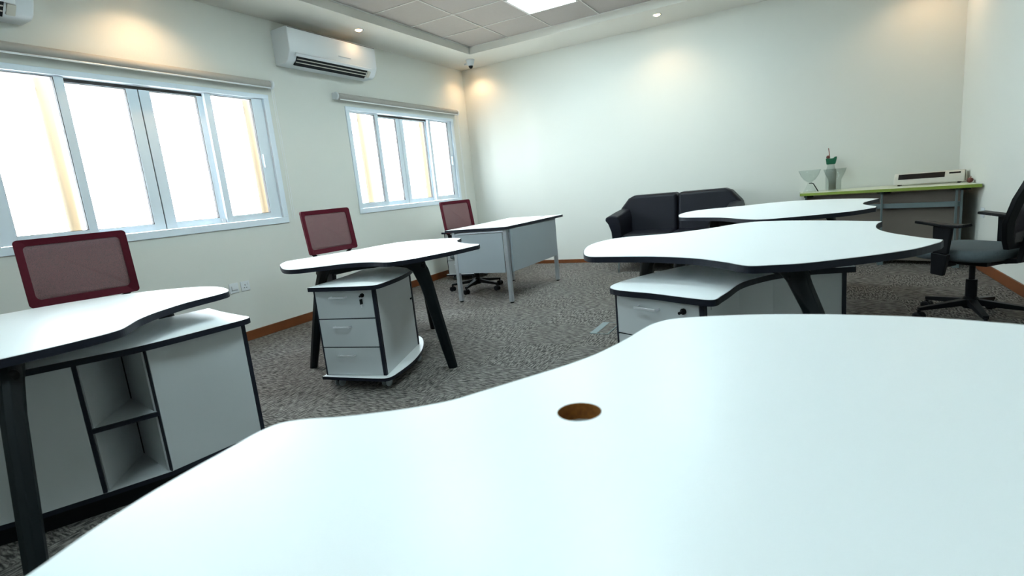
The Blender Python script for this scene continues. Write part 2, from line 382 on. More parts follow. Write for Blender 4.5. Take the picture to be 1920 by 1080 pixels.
downlight(5.36, -0.40, 'round downlight in the soffit above the right-hand corner', 0.8)
downlight(0.347, -4.45, 'round downlight in the soffit above the large left window', 1.3)

t = thing('dome_camera', 'small white security camera with black dome in the ceiling corner', 'security camera', (0.43, -0.45, HS))
obj('housing', lathe(NB(), [(0.0, -0.075), (0.032, -0.075), (0.045, -0.055), (0.055, -0.01), (0.058, 0)], seg=24), PLW, t, smooth=True)
obj('dome', lathe(NB(), [(0.003, -0.112), (0.016, -0.106), (0.026, -0.094), (0.031, -0.076)], seg=20), mat('glossy_black_dome', (0.01, 0.008, 0.008), 0.08, noise=(9, 0.1)), t, smooth=True)
obj('sensor_arm', box(NB(), -0.085, -0.045, -0.03, -0.01, -0.06, -0.035), PLW, t, bevel=0.006)

# ------------------------------------------------------------------ air conditioners
def aircon(y0, y1, label, zt=2.735):
    t = thing('air_conditioner', label, 'air conditioner', (0, (y0 + y1) / 2, zt - 0.31)); h = (y1 - y0) / 2
    prof = [(0, 0.0), (0.135, 0.0), (0.175, 0.022), (0.212, 0.082), (0.218, 0.10), (0.222, 0.30), (0.205, 0.31), (0, 0.31)]
    bm = NB(); prism(bm, [(a, c) for a, c in prof], -h, h, 0, axis='y'); obj('case', bm, PLW, t, bevel=0.010, seg=3)
    # outlet, sits proud of the sloping underside
    d = Vector((0.212 - 0.135, 0.082 - 0.0)); n = Vector((d.y, -d.x)).normalized()
    def strip(u0, u1, ya, yb, lift, th):
        a = Vector((0.135, 0.0)) + d * u0; b2 = Vector((0.135, 0.0)) + d * u1
        P = [a + n * (lift - th), b2 + n * (lift - th), b2 + n * lift, a + n * lift]
        return prism(NB(), [(p.x, p.y) for p in P], ya, yb, 0, axis='y')
    obj('air_outlet', strip(0.02, 0.84, -h + 0.085, h - 0.15, 0.0185, 0.03), BLK, t)
    for u in (0.30, 0.58): obj('louvre', strip(u, u + 0.07, -h + 0.088, h - 0.153, 0.0205, 0.01), PLC, t)
    obj('flap', strip(0.86, 1.12, -h + 0.05, h - 0.10, 0.026, 0.016), PLW, t, bevel=0.004)
    obj('indicator_panel', strip(0.15, 0.75, h - 0.135, h - 0.09, 0.0185, 0.02), PLC, t, bevel=0.003)
    obj('badge', box(NB(), 0.2215, 0.2245, 0.02, 0.19, 0.135, 0.143), SILV, t)
    obj('top_seam', box(NB(), 0.2, 0.2235, -h + 0.01, h - 0.01, 0.298, 0.301), GASK, t)
    return t
aircon(-3.235, -2.08, 'white split air conditioner mounted between the two windows')
aircon(-6.27, -5.115, 'white air conditioner end showing at the top left corner', 2.70)

# ------------------------------------------------------------------ sockets
def plate(name, x, y, z, rz, label, cat, kind):
    t = thing(name, label, cat, (x, y, z), rz)      # local +x points away from the wall
    obj('face_plate', box(NB(), 0, 0.009, -0.043, 0.043, -0.043, 0.043), PLW, t, bevel=0.004)
    if kind == 'switch': obj('rocker', box(NB(), 0.008, 0.018, -0.026, 0.026, -0.016, 0.020), PLW, t, bevel=0.003); obj('rocker_gap', box(NB(), 0.0085, 0.0095, -0.028, 0.028, -0.024, -0.016), SILV, t)
    else:
        obj('rocker', box(NB(), 0.008, 0.0125, 0.018, 0.032, 0.008, 0.03), PLW, t, bevel=0.002)
        bm = NB()
        for yy, zz, a, c in ((-0.004, 0.010, 0.003, 0.006), (-0.014, -0.014, 0.005, 0.003), (0.008, -0.014, 0.005, 0.003)): box(bm, 0.0085, 0.0096, yy - a, yy + a, zz - c, zz + c)
        obj('pin_holes', bm, GASK, t)
plate('wall_switch', 0, -4.065, 0.485, 0, 'white wall switch plate left of the socket under the windows', 'switch', 'switch')
plate('wall_socket', 0, -3.957, 0.483, 0, 'white wall socket right of the switch under the windows', 'socket', 'socket')
plate('wall_socket', RW, -0.91, 0.50, math.pi, 'white wall socket on the right wall behind the black chair', 'socket', 'socket')

# ------------------------------------------------------------------ curved workstation desks
ZT = 0.745; TH = 0.027
TOPS = {
 'mid': [(1.34,-4.596),(1.232,-4.511),(1.118,-4.362),(1.138,-4.282),(1.17,-4.198),(1.218,-4.029),(1.264,-3.834),(1.285,-3.584),(1.335,-3.43),(1.445,-3.345),(1.545,-3.315),(1.703,-3.297),(1.798,-3.288),(1.912,-3.341,1),(1.958,-3.444),(2.002,-3.532),(2.102,-3.649),(2.25,-3.759),(2.382,-3.822,1),(2.412,-3.888,1),(2.384,-4.144),(2.336,-4.335),(2.312,-4.423),(2.267,-4.506),(2.206,-4.555),(2.055,-4.529),(1.89,-4.56),(1.76,-4.67),(1.675,-4.735),(1.606,-4.748),(1.508,-4.711)],
 'r3': [(3.362,-4.425),(3.32,-4.304),(3.286,-4.154),(3.285,-4.009),(3.327,-3.868),(3.405,-3.79),(3.532,-3.751),(3.668,-3.682),(3.83,-3.521),(3.944,-3.349),(4.045,-3.271),(4.169,-3.279),(4.297,-3.335),(4.491,-3.461),(4.664,-3.609,1),(4.637,-3.702),(4.615,-3.854),(4.617,-3.978),(4.646,-4.114),(4.685,-4.212),(4.728,-4.309),(4.773,-4.378,1),(4.755,-4.437,1),(4.661,-4.584),(4.552,-4.686),(4.449,-4.763),(4.314,-4.85),(4.206,-4.881),(4.152,-4.887),(4.118,-4.864),(4.066,-4.802),(3.925,-4.68),(3.739,-4.604),(3.542,-4.576),(3.452,-4.563),(3.402,-4.51)],
 'r4': [(3.43,-2.426),(3.405,-2.28),(3.414,-2.087),(3.481,-1.903),(3.605,-1.807),(3.838,-1.70),(4.026,-1.555),(4.174,-1.492),(4.307,-1.499),(4.528,-1.602),(4.705,-1.738),(4.826,-1.892,1),(4.765,-2.037),(4.704,-2.204),(4.686,-2.375),(4.706,-2.501),(4.738,-2.622,1),(4.722,-2.724,1),(4.573,-2.909),(4.402,-3.009),(4.236,-3.084),(4.118,-3.126),(4.05,-3.112),(3.957,-3.014),(3.799,-2.802),(3.634,-2.681),(3.526,-2.62),(3.461,-2.543)],
 'left': [(2.14,-6.75),(2.235,-6.45),(2.25,-6.296),(2.262,-6.20),(2.268,-6.115),(2.268,-6.026),(2.247,-5.972),(2.199,-5.924),(2.123,-5.852),(2.06,-5.765),(2.01,-5.664),(1.985,-5.60),(1.968,-5.509),(1.957,-5.43),(1.927,-5.361),(1.821,-5.298),(1.661,-5.251),(1.506,-5.26),(1.342,-5.326),(1.187,-5.449),(1.063,-5.643),(1.01,-5.908),(0.96,-6.3),(1.0,-6.7),(1.12,-7.05,1),(1.35,-6.93),(1.60,-6.93),(1.88,-7.08,1)],
 'near': [(3.66,-6.85),(3.611,-6.71),(3.587,-6.647),(3.566,-6.559),(3.553,-6.445),(3.548,-6.40),(3.554,-6.363),(3.582,-6.338),(3.642,-6.31),(3.695,-6.278),(3.748,-6.24),(3.788,-6.202),(3.822,-6.147),(3.87,-6.067),(3.912,-5.995),(3.944,-5.926),(3.966,-5.853),(3.979,-5.798),(3.993,-5.718),(4.007,-5.672),(4.033,-5.635),(4.09,-5.605),(4.197,-5.573),(4.306,-5.557),(4.397,-5.552),(4.535,-5.56),(4.675,-5.60),(4.87,-5.68),(5.02,-5.80),(5.08,-5.98),(5.04,-6.25),(4.98,-6.6),(4.93,-6.9),(4.80,-7.1),(4.5,-7.25),(4.1,-7.3),(3.85,-7.15)],
}
def tabletop(key, root, hole=None):
    o = Vector(root.location)
    pts = smooth_outline(TOPS[key], 5)
    pts = [(x - o.x, y - o.y) for x, y in pts]
    if hole is None:
        obj('tabletop', prism(NB(), pts, ZT - TH, ZT), LAM, root)
    else:
        bm = NB(); hp = [(hole[0] - o.x + hole[2] * math.cos(a * math.pi / 20), hole[1] - o.y + hole[2] * math.sin(a * math.pi / 20)) for a in range(40)]
        for z in (ZT - TH, ZT):
            e = []
            for L in (pts, hp):
                v = [bm.verts.new((p[0], p[1], z)) for p in L]; e += [bm.edges.new((v[i], v[(i + 1) % len(v)])) for i in range(len(v))]
            bmesh.ops.triangle_fill(bm, use_beauty=True, edges=e)
        vv = {}
        for v in bm.verts: vv[(round(v.co.x, 5), round(v.co.y, 5), round(v.co.z, 4))] = v
        k = lambda p, z: vv[(round(p[0], 5), round(p[1], 5), round(z, 4))]
        for L, mi in ((pts, 0), (hp, 1)):
            for i in range(len(L)):
                a, b2 = L[i], L[(i + 1) % len(L)]
                bm.faces.new((k(a, ZT - TH), k(b2, ZT - TH), k(b2, ZT), k(a, ZT))).material_index = mi
        obj('tabletop', bm, [LAM, RAW], root)
    obj('edge_band', ring(NB(), offset(pts, 0.0002), offset(pts, 0.003), ZT - TH - 0.0005, ZT - 0.0015), EDGE, root)
def desk_leg(root, top, foot, name='leg'):
    o = Vector(root.location); a = Vector(top) - o; f = Vector(foot) - o
    d = f - a; hd = Vector((d.x, d.y, 0)).normalized()
    bm = NB()
    # curved shoulder then a straight splayed shank
    P = [a - hd * 0.05, a + Vector((0, 0, -0.06)) + hd * 0.0, a + d * 0.22, a + d * 0.5, a + d * 0.8, f]
    Wd = [0.15, 0.10, 0.082, 0.074, 0.068, 0.058]; Dp = [0.06, 0.06, 0.058, 0.056, 0.054, 0.048]
    side = hd.cross(Vector((0, 0, 1))).normalized(); rings = []
    for i, p in enumerate(P):
        w2, dd = Wd[i] / 2, Dp[i] / 2; c = 0.35
        sec = [(-1, -c), (-c * 1.2, -1), (c * 1.2, -1), (1, -c), (1, c), (c * 1.2, 1), (-c * 1.2, 1), (-1, c)]
        rings.append([bm.verts.new(p + hd * (s * w2) + side * (u * dd)) for s, u in sec])
    for i in range(len(rings) - 1):
        for k in range(8): bm.faces.new((rings[i][k], rings[i][(k + 1) % 8], rings[i + 1][(k + 1) % 8], rings[i + 1][k]))
    bm.faces.new(rings[0]); bm.faces.new(rings[-1])
    lg = obj('leg', bm, LEGM, root, bevel=0.003)
    obj('knob', lathe(NB(), [(0.016, -0.036), (0.018, -0.03), (0.018, 0.03), (0.016, 0.036)], c=tuple(a + Vector((0, 0, -0.035))), seg=14, axis='x'), BLK, lg, smooth=True)
def desk(key, label, loc, legs, hole=None, frame=None):
    t = thing('workstation_desk', label, 'desk', loc, 0, None)
    tabletop(key, t, hole)
    zt = ZT - TH - 0.001
    for a, f in legs: desk_leg(t, (a[0], a[1], zt), (f[0], f[1], 0.0))
    c = Vector((sum(a[0] for a, f in legs) / len(legs), sum(a[1] for a, f in legs) / len(legs), 0)); bm = NB(); o = Vector(loc)
    for a, f in legs:
        beam(bm, (a[0] - o.x, a[1] - o.y, zt - 0.02), (c.x - o.x, c.y - o.y, zt - 0.028), 0.05, 0.055)
    obj('support_frame', bm, LEGM, t)
    return t
desk('mid', 'curved white desk standing over the three-drawer pedestal on wheels', (1.9, -4.0, 0), [((2.255, -4.325), (2.334, -4.22)), ((1.62, -4.52), (1.306, -4.446)), ((1.62, -3.52), (1.571, -3.397)), ((2.15, -3.85), (2.42, -3.66))][:3])
desk('r3', 'large curved white desk standing over the low cabinet with a chrome drawer handle', (4.0, -4.1, 0), [((4.30, -4.74), (4.50, -4.93)), ((3.64, -4.30), (3.54, -4.14)), ((3.72, -3.85), (3.62, -3.70)), ((4.35, -3.70), (4.25, -3.72))])
desk('r4', 'curved white desk furthest back, in front of the black sofa', (4.1, -2.3, 0), [((4.28, -2.92), (4.36, -3.05)), ((3.72, -2.60), (3.55, -2.78)), ((3.75, -1.95), (3.62, -1.82)), ((4.5, -1.85), (4.6, -1.7))])
desk('left', 'curved white desk cut off by the left edge, over the open-shelf cabinet', (1.6, -6.1, 0), [((2.19, -6.27), (2.43, -6.41)), ((1.46, -5.42), (1.36, -5.24)), ((1.15, -6.0), (0.95, -5.9)), ((1.35, -6.75), (1.2, -6.85))])
desk('near', 'big white desk filling the foreground, with a round cable hole', (4.3, -6.3, 0), [((4.25, -5.85), (4.3, -5.62)), ((3.85, -6.55), (3.72, -6.62)), ((4.8, -5.95), (4.95, -5.85)), ((4.7, -6.95), (4.85, -7.05))], hole=(4.014, -6.186, 0.0335))

# ------------------------------------------------------------------ cabinets under the desks
def caster(parent, x, y, z=0.058, r=0.026):
    c = obj('caster', lathe(NB(), [(0.012, 0.0), (0.012, 0.014)], c=(x, y, z - 0.014), seg=12), BLK, parent)
    obj('fork', box(NB(), x - 0.018, x + 0.018, y - 0.014, y + 0.014, 0.028, z - 0.012), BLK, c, bevel=0.005)
    for s in (-1, 1): obj('wheel', lathe(NB(), [(r * 0.6, 0), (r, 0.003), (r, 0.010), (r * 0.6, 0.013)], c=(x + s * 0.017 - 0.0065, y, r), seg=18, axis='x'), GREYP, c, smooth=False)
    return c
def handle(parent, A, B, z, n, out=0.028, half=0.055, mid=0.42):
    # bar handle on the drawer face running A->B, outward normal n
    A = Vector((*A, 0)); B = Vector((*B, 0)); d = (B - A).normalized(); c = A + (B - A) * mid; n = Vector((*n, 0)); bm = NB()
    for s in (-1, 1): beam(bm, c + d * s * half * 0.94 + Vector((0, 0, z)), c + d * s * half * 0.94 + n * out + Vector((0, 0, z)), 0.007, 0.010)
    beam(bm, c - d * half + n * out + Vector((0, 0, z)), c + d * half + n * out + Vector((0, 0, z)), 0.009, 0.010)
    return obj('handle', bm, CHROME, parent, bevel=0.002, label='chrome bar handle')
def slab(parent, name, pts, z0, z1, top=CABW, band=True):
    s = obj(name, prism(NB(), pts, z0, z1), top, parent)
    if band: obj('edge_band', ring(NB(), offset(pts, 0.0002), offset(pts, 0.0028), z0 - 0.0005, z1 - 0.001), EDGE, s)
    return s
def facebox(A, B, n, z0, z1, th, lift=0.0, bm=None, s0=0.0, s1=1.0):
    # flat board over the line A->B, from s0 to s1 of its length, thickness th inwards from lift outwards along n
    A = Vector(A); B = Vector(B); n = Vector(n); a = A + (B - A) * s0; b2 = A + (B - A) * s1
    bm = bm or NB(); prism(bm, [tuple(a + n * lift), tuple(b2 + n * lift), tuple(b2 + n * (lift - th)), tuple(a + n * (lift - th))], z0, z1); return bm
def perp(A, B, toward):
    d = (Vector(B) - Vector(A)).normalized(); n = Vector((d.y, -d.x))
    return tuple(n if n.dot(Vector(toward)) > 0 else -n)

def drawer_pedestal(loc, rz, label, A, B, C, D, plate_pts, ndraw=3, key=True, wheels=None, zt=(0.607, 0.632), latch=True, sticker=False, base=True, curve=None):
    t = thing('drawer_cabinet', label, 'drawer cabinet', loc, rz)
    z0, z1 = 0.080, zt[0]
    pp = smooth_outline(plate_pts, 6)
    slab(t, 'top_board', pp, zt[0] + 0.0005, zt[1], LAM)
    slab(t, 'base_board', pp, 0.060, 0.079, LAM)
    body = curve or [A, B, C, D]
    cen = Vector((sum(p[0] for p in body) / len(body), sum(p[1] for p in body) / len(body)))
    n = perp(A, B, Vector(A) - cen)
    inner = offset([tuple(p) for p in body], -0.0)
    nA = Vector(n) * -0.02
    bb = [tuple(Vector(A) + nA), tuple(Vector(B) + nA)] + [tuple(p) for p in body[2:]]
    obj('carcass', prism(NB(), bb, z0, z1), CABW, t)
    bm = NB(); facebox(A, B, n, z0, z1, 0.019, -0.0005, bm, 0.955, 1.0); facebox(A, B, n, z0, z1, 0.019, -0.0005, bm, 0.0, 0.02)
    for k in range(1, ndraw): zz = z0 + (z1 - z0) * k / ndraw; facebox(A, B, n, zz - 0.004, zz + 0.004, 0.012, -0.006, bm, 0.02, 0.955)
    obj('edge_strip', bm, EDGE, t)
    for k in range(ndraw):
        a0 = z0 + (z1 - z0) * k / ndraw + (0.0035 if k else 0.001); a1 = z0 + (z1 - z0) * (k + 1) / ndraw - (0.0035 if k < ndraw - 1 else 0.001)
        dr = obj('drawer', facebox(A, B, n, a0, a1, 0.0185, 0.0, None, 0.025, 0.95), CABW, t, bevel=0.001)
        handle(dr, A, B, a1 - 0.042, n)
        if k == ndraw - 1:
            P = Vector(A) + (Vector(B) - Vector(A)) * 0.80
            lk = obj('lock', tube(NB(), [(P.x, P.y, a1 - 0.036), (P.x + n[0] * 0.008, P.y + n[1] * 0.008, a1 - 0.036)], 0.012, 16), BLK, dr, smooth=False)
            bm = NB(); q2 = Vector((P.x + n[0] * 0.01, P.y + n[1] * 0.01))
            tube(bm, [(q2.x, q2.y, a1 - 0.036), (q2.x + n[0] * 0.02, q2.y + n[1] * 0.02, a1 - 0.038)], 0.006, 10)
            if key:
                beam(bm, (q2.x + n[0] * 0.012, q2.y + n[1] * 0.012, a1 - 0.055), (q2.x + n[0] * 0.012, q2.y + n[1] * 0.012, a1 - 0.085), 0.018, 0.006)
                obj('key_blade', beam(NB(), (q2.x + n[0] * 0.012, q2.y + n[1] * 0.012, a1 - 0.085), (q2.x + n[0] * 0.012, q2.y + n[1] * 0.012, a1 - 0.105), 0.006, 0.002), CHROME, lk)
            obj('key', bm, BLK, lk)
    for x, y in (wheels or []): caster(t, x, y)
    return t, n
O = (1.9, -4.3, 0)
def rel(L, o): return [(p[0] - o[0], p[1] - o[1]) + tuple(p[2:]) for p in L]
A, B_, C_, D_ = rel([(1.745, -4.718), (2.151, -4.634), (1.923, -4.033), (1.60, -4.10)], O)
pl = rel([(1.735, -4.742, 1), (1.95, -4.713), (2.145, -4.680), (2.185, -4.66), (2.19, -4.60), (2.14, -4.38), (2.055, -4.18), (1.945, -4.01), (1.83, -3.885), (1.70, -3.83), (1.57, -3.90), (1.56, -4.05), (1.665, -4.4)], O)
ped, n = drawer_pedestal(O, 0, 'white three-drawer pedestal on casters with keys hanging from its lock', A, B_, C_, D_, pl, 3, True, rel([(2.115, -4.60), (1.80, -4.67), (1.995, -4.16), (1.66, -4.08)], O))
nn = perp(B_, C_, (1, 0.3))
obj('edge_strip', facebox(B_, C_, nn, 0.080, 0.607, 0.012, 0.004, None, 0.965, 1.0), EDGE, ped)
obj('latch', facebox(B_, C_, nn, 0.415, 0.425, 0.012, 0.010, None, 0.90, 0.965), EDGE, ped)
# cabinet under the large right desk
O = (4.0, -4.5, 0)
A, B_, C_, D_ = rel([(3.60, -4.715), (3.995, -4.905), (4.475, -4.26), (4.10, -3.98)], O)
curve = rel([(3.60, -4.715), (3.995, -4.905), (4.035, -4.78), (4.085, -4.60), (4.20, -4.42), (4.32, -4.33), (4.475, -4.26), (4.25, -3.92), (3.84, -4.17)], O)
pl = rel([(3.588, -4.730), (3.80, -4.835), (4.0, -4.930), (4.035, -4.928), (4.05, -4.87), (4.064, -4.80), (4.10, -4.61), (4.20, -4.44), (4.33, -4.34), (4.505, -4.28, 1), (4.50, -4.22, 1), (4.25, -3.88), (3.845, -4.14), (3.62, -4.52)], O)
ped2, n = drawer_pedestal(O, 0, 'low white cabinet with a chrome drawer handle under the large right desk', A, B_, C_, D_, pl, 3, False, rel([(3.70, -4.66), (3.95, -4.75), (4.38, -4.22), (4.2, -4.05)], O), curve=curve)
c5, c6 = curve[5], curve[6]
n6 = perp(c5, c6, (0.3, -1))
obj('edge_strip', facebox(c5, c6, n6, 0.08, 0.607, 0.02, 0.003, None, 0.90, 1.0), EDGE, ped2)
c1, c2 = curve[1], curve[2]; n1 = perp(c1, c2, (1, 0))
obj('edge_strip', facebox(c1, c2, n1, 0.08, 0.607, 0.01, 0.002, None, 0.0, 0.08), EDGE, ped2)
obj('sticker', facebox(c1, c2, n1, 0.575, 0.592, 0.002, 0.002, None, 0.16, 0.42), STICK, ped2)
# small pedestal by the wall beyond the rectangular desk
O = (0.4, -1.0, 0)
A, B_, C_, D_ = rel([(0.24, -1.24), (0.64, -1.20), (0.60, -0.78), (0.20, -0.80)], O)
pl = rel([(0.22, -1.262, 1), (0.64, -1.225), (0.675, -1.19), (0.65, -0.95), (0.62, -0.76), (0.2, -0.77), (0.19, -1.0)], O)
drawer_pedestal(O, 0, 'white drawer pedestal against the window wall behind the rectangular desk', A, B_, C_, D_, pl, 3, False, rel([(0.30, -1.18), (0.58, -1.15), (0.56, -0.84), (0.26, -0.84)], O))

# open-shelf cabinet under the left desk
O = (1.7, -5.9, 0)
t = thing('shelf_cabinet', 'low white cabinet with two open shelf niches under the left desk', 'cabinet', O)
F = rel([(2.080, -5.410), (2.030, -5.815), (1.940, -6.010), (1.850, -6.190), (1.70, -6.42), (1.45, -6.62)], O)
BK = rel([(1.25, -6.45), (1.42, -6.1), (1.52, -5.8), (1.60, -5.30)], O)
z0, z1 = 0.085, 0.607
def off_pt(p, c, d): v = Vector(p) - Vector(c); return tuple(Vector(p) + v.normalized() * d)
top = rel([(2.02, -5.372), (2.085, -5.385), (2.112, -5.42), (2.105, -5.52), (2.055, -5.84), (1.965, -6.03), (1.875, -6.21), (1.72, -6.45), (1.46, -6.66, 1), (1.22, -6.46, 1), (1.40, -6.08), (1.50, -5.75), (1.585, -5.262, 1), (1.78, -5.318)], O)
slab(t, 'top_board', smooth_outline(top, 6), z1 + 0.0005, 0.632, LAM)
bs = F + BK
slab(t, 'base_board', bs, 0.066, 0.085, CABW)
AP = rel([(1.690, -5.745)], O)[0]
n01 = perp(F[0], F[1], (1, 0)); n12 = perp(F[1], F[2], (1, 0)); n23 = perp(F[2], F[3], (1, 0)); n34 = perp(F[3], F[4], (1, -1)); n45 = perp(F[4], F[5], (1, -1))
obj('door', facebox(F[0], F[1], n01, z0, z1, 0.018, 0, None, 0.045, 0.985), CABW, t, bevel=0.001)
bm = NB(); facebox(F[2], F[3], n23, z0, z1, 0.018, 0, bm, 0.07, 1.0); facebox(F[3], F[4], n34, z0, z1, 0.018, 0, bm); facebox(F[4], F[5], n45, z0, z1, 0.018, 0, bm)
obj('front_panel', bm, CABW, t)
obj('edge_strip', facebox(F[0], F[1], n01, z0 - 0.018, z1, 0.019, 0.001, None, 0.0, 0.042), EDGE, t)
obj('edge_strip', facebox(F[2], F[3], n23, z0, z1, 0.019, 0.001, None, 0.0, 0.065), EDGE, t)
obj('edge_strip', facebox(F[0], F[1], n01, z0, z1, 0.019, 0.001, None, 0.990, 1.0), EDGE, t)
# niche walls running back to a dark slot, and the middle shelf
def wallboard(P, Q, th=0.012, bm=None, z0=z0, z1=z1):
    bm = bm or NB(); d = (Vector(Q) - Vector(P)).normalized(); s = Vector((d.y, -d.x)) * th / 2
    prism(bm, [tuple(Vector(P) + s), tuple(Vector(Q) + s), tuple(Vector(Q) - s), tuple(Vector(P) - s)], z0, z1); return bm
f1 = tuple(Vector(F[1]) - Vector(n01) * 0.019); f2 = tuple(Vector(F[2]) - Vector(n23) * 0.019)
g1 = tuple(Vector(AP) + (Vector(f1) - Vector(AP)) * 0.06); g2 = tuple(Vector(AP) + (Vector(f2) - Vector(AP)) * 0.02)
bm = NB(); wallboard(f1, g1, bm=bm); wallboard(f2, g2, bm=bm); obj('niche_wall', bm, CABW, t)
bm = NB(); wallboard(tuple(Vector(AP) + Vector((0.005, -0.012))), tuple(Vector(AP) + Vector((0.022, -0.012))), 0.022, bm); obj('slot', bm, EDGE, t)
sh = obj('shelf', prism(NB(), [tuple(Vector(F[1]) - Vector(n12) * 0.012), tuple(Vector(F[2]) - Vector(n12) * 0.012), AP], 0.330, 0.346), CABW, t)
obj('edge_band', facebox(F[1], F[2], n12, 0.328, 0.345, 0.012, 0.0005, None, 0.0, 1.0), EDGE, sh)
bm = NB(); wallboard(BK[-1], tuple(Vector(F[0]) + Vector((-0.02, 0.0))), 0.018, bm)
for i in range(3): wallboard(BK[i], BK[i + 1], 0.018, bm)
wallboard(F[5], BK[0], 0.018, bm)
obj('back_panel', bm, CABW, t)
obj('plinth', prism(NB(), offset(bs, -0.02), 0.0, 0.0655), BLK, t)

# ------------------------------------------------------------------ rectangular silver-legged desk
O = (1.5, -1.9, 0)
t = thing('rectangular_desk', 'rectangular desk with grey side panels and silver legs near the far corner', 'desk', O)
tp = rel([(1.165, -2.50, 1), (1.30, -2.49), (1.845, -2.475, 1), (1.862, -1.13, 1), (1.12, -1.04, 1), (1.17, -1.9)], O)
tpp = [(p[0], p[1]) for p in tp]
tt = slab(t, 'tabletop', tpp, 0.722, 0.747, LAM)
obj('grommet', lathe(NB(), [(0.03, 0.747), (0.03, 0.7505), (0.024, 0.7505)], c=(1.64 - O[0], -1.20 - O[1], 0), seg=20), SILV, tt)
for x, y in ((1.815, -2.435), (1.815, -1.30), (1.225, -2.435), (1.225, -1.30)):
    lg = obj('leg', box(NB(), x - O[0] - 0.02, x - O[0] + 0.02, y - O[1] - 0.02, y - O[1] + 0.02, 0.012, 0.721), SILV, t, bevel=0.006)
    obj('foot', lathe(NB(), [(0.018, 0), (0.018, 0.012)], c=(x - O[0], y - O[1], 0), seg=14), BLK, lg)
bm = NB()
tube(bm, [(1.225 - O[0], -2.435 - O[1], 0.60), (1.232 - O[0], -2.435 - O[1], 0.66), (1.255 - O[0], -2.435 - O[1], 0.69), (1.30 - O[0], -2.435 - O[1], 0.70), (1.80 - O[0], -2.435 - O[1], 0.70)], 0.019, 10)
box(bm, 1.80 - O[0], 1.835 - O[0], -2.415 - O[1], -1.32 - O[1], 0.69, 0.721); box(bm, 1.205 - O[0], 1.245 - O[0], -2.415 - O[1], -1.32 - O[1], 0.69, 0.721)
obj('frame_rail', bm, SILV, t, smooth=False)
obj('side_panel', box(NB(), 1.25 - O[0], 1.79 - O[0], -2.462 - O[1], -2.445 - O[1], 0.305, 0.690), GREYP, t, bevel=0.002)
obj('modesty_panel', box(NB(), 1.837 - O[0], 1.852 - O[0], -2.40 - O[1], -1.33 - O[1], 0.305, 0.715), GREYP, t, bevel=0.002)

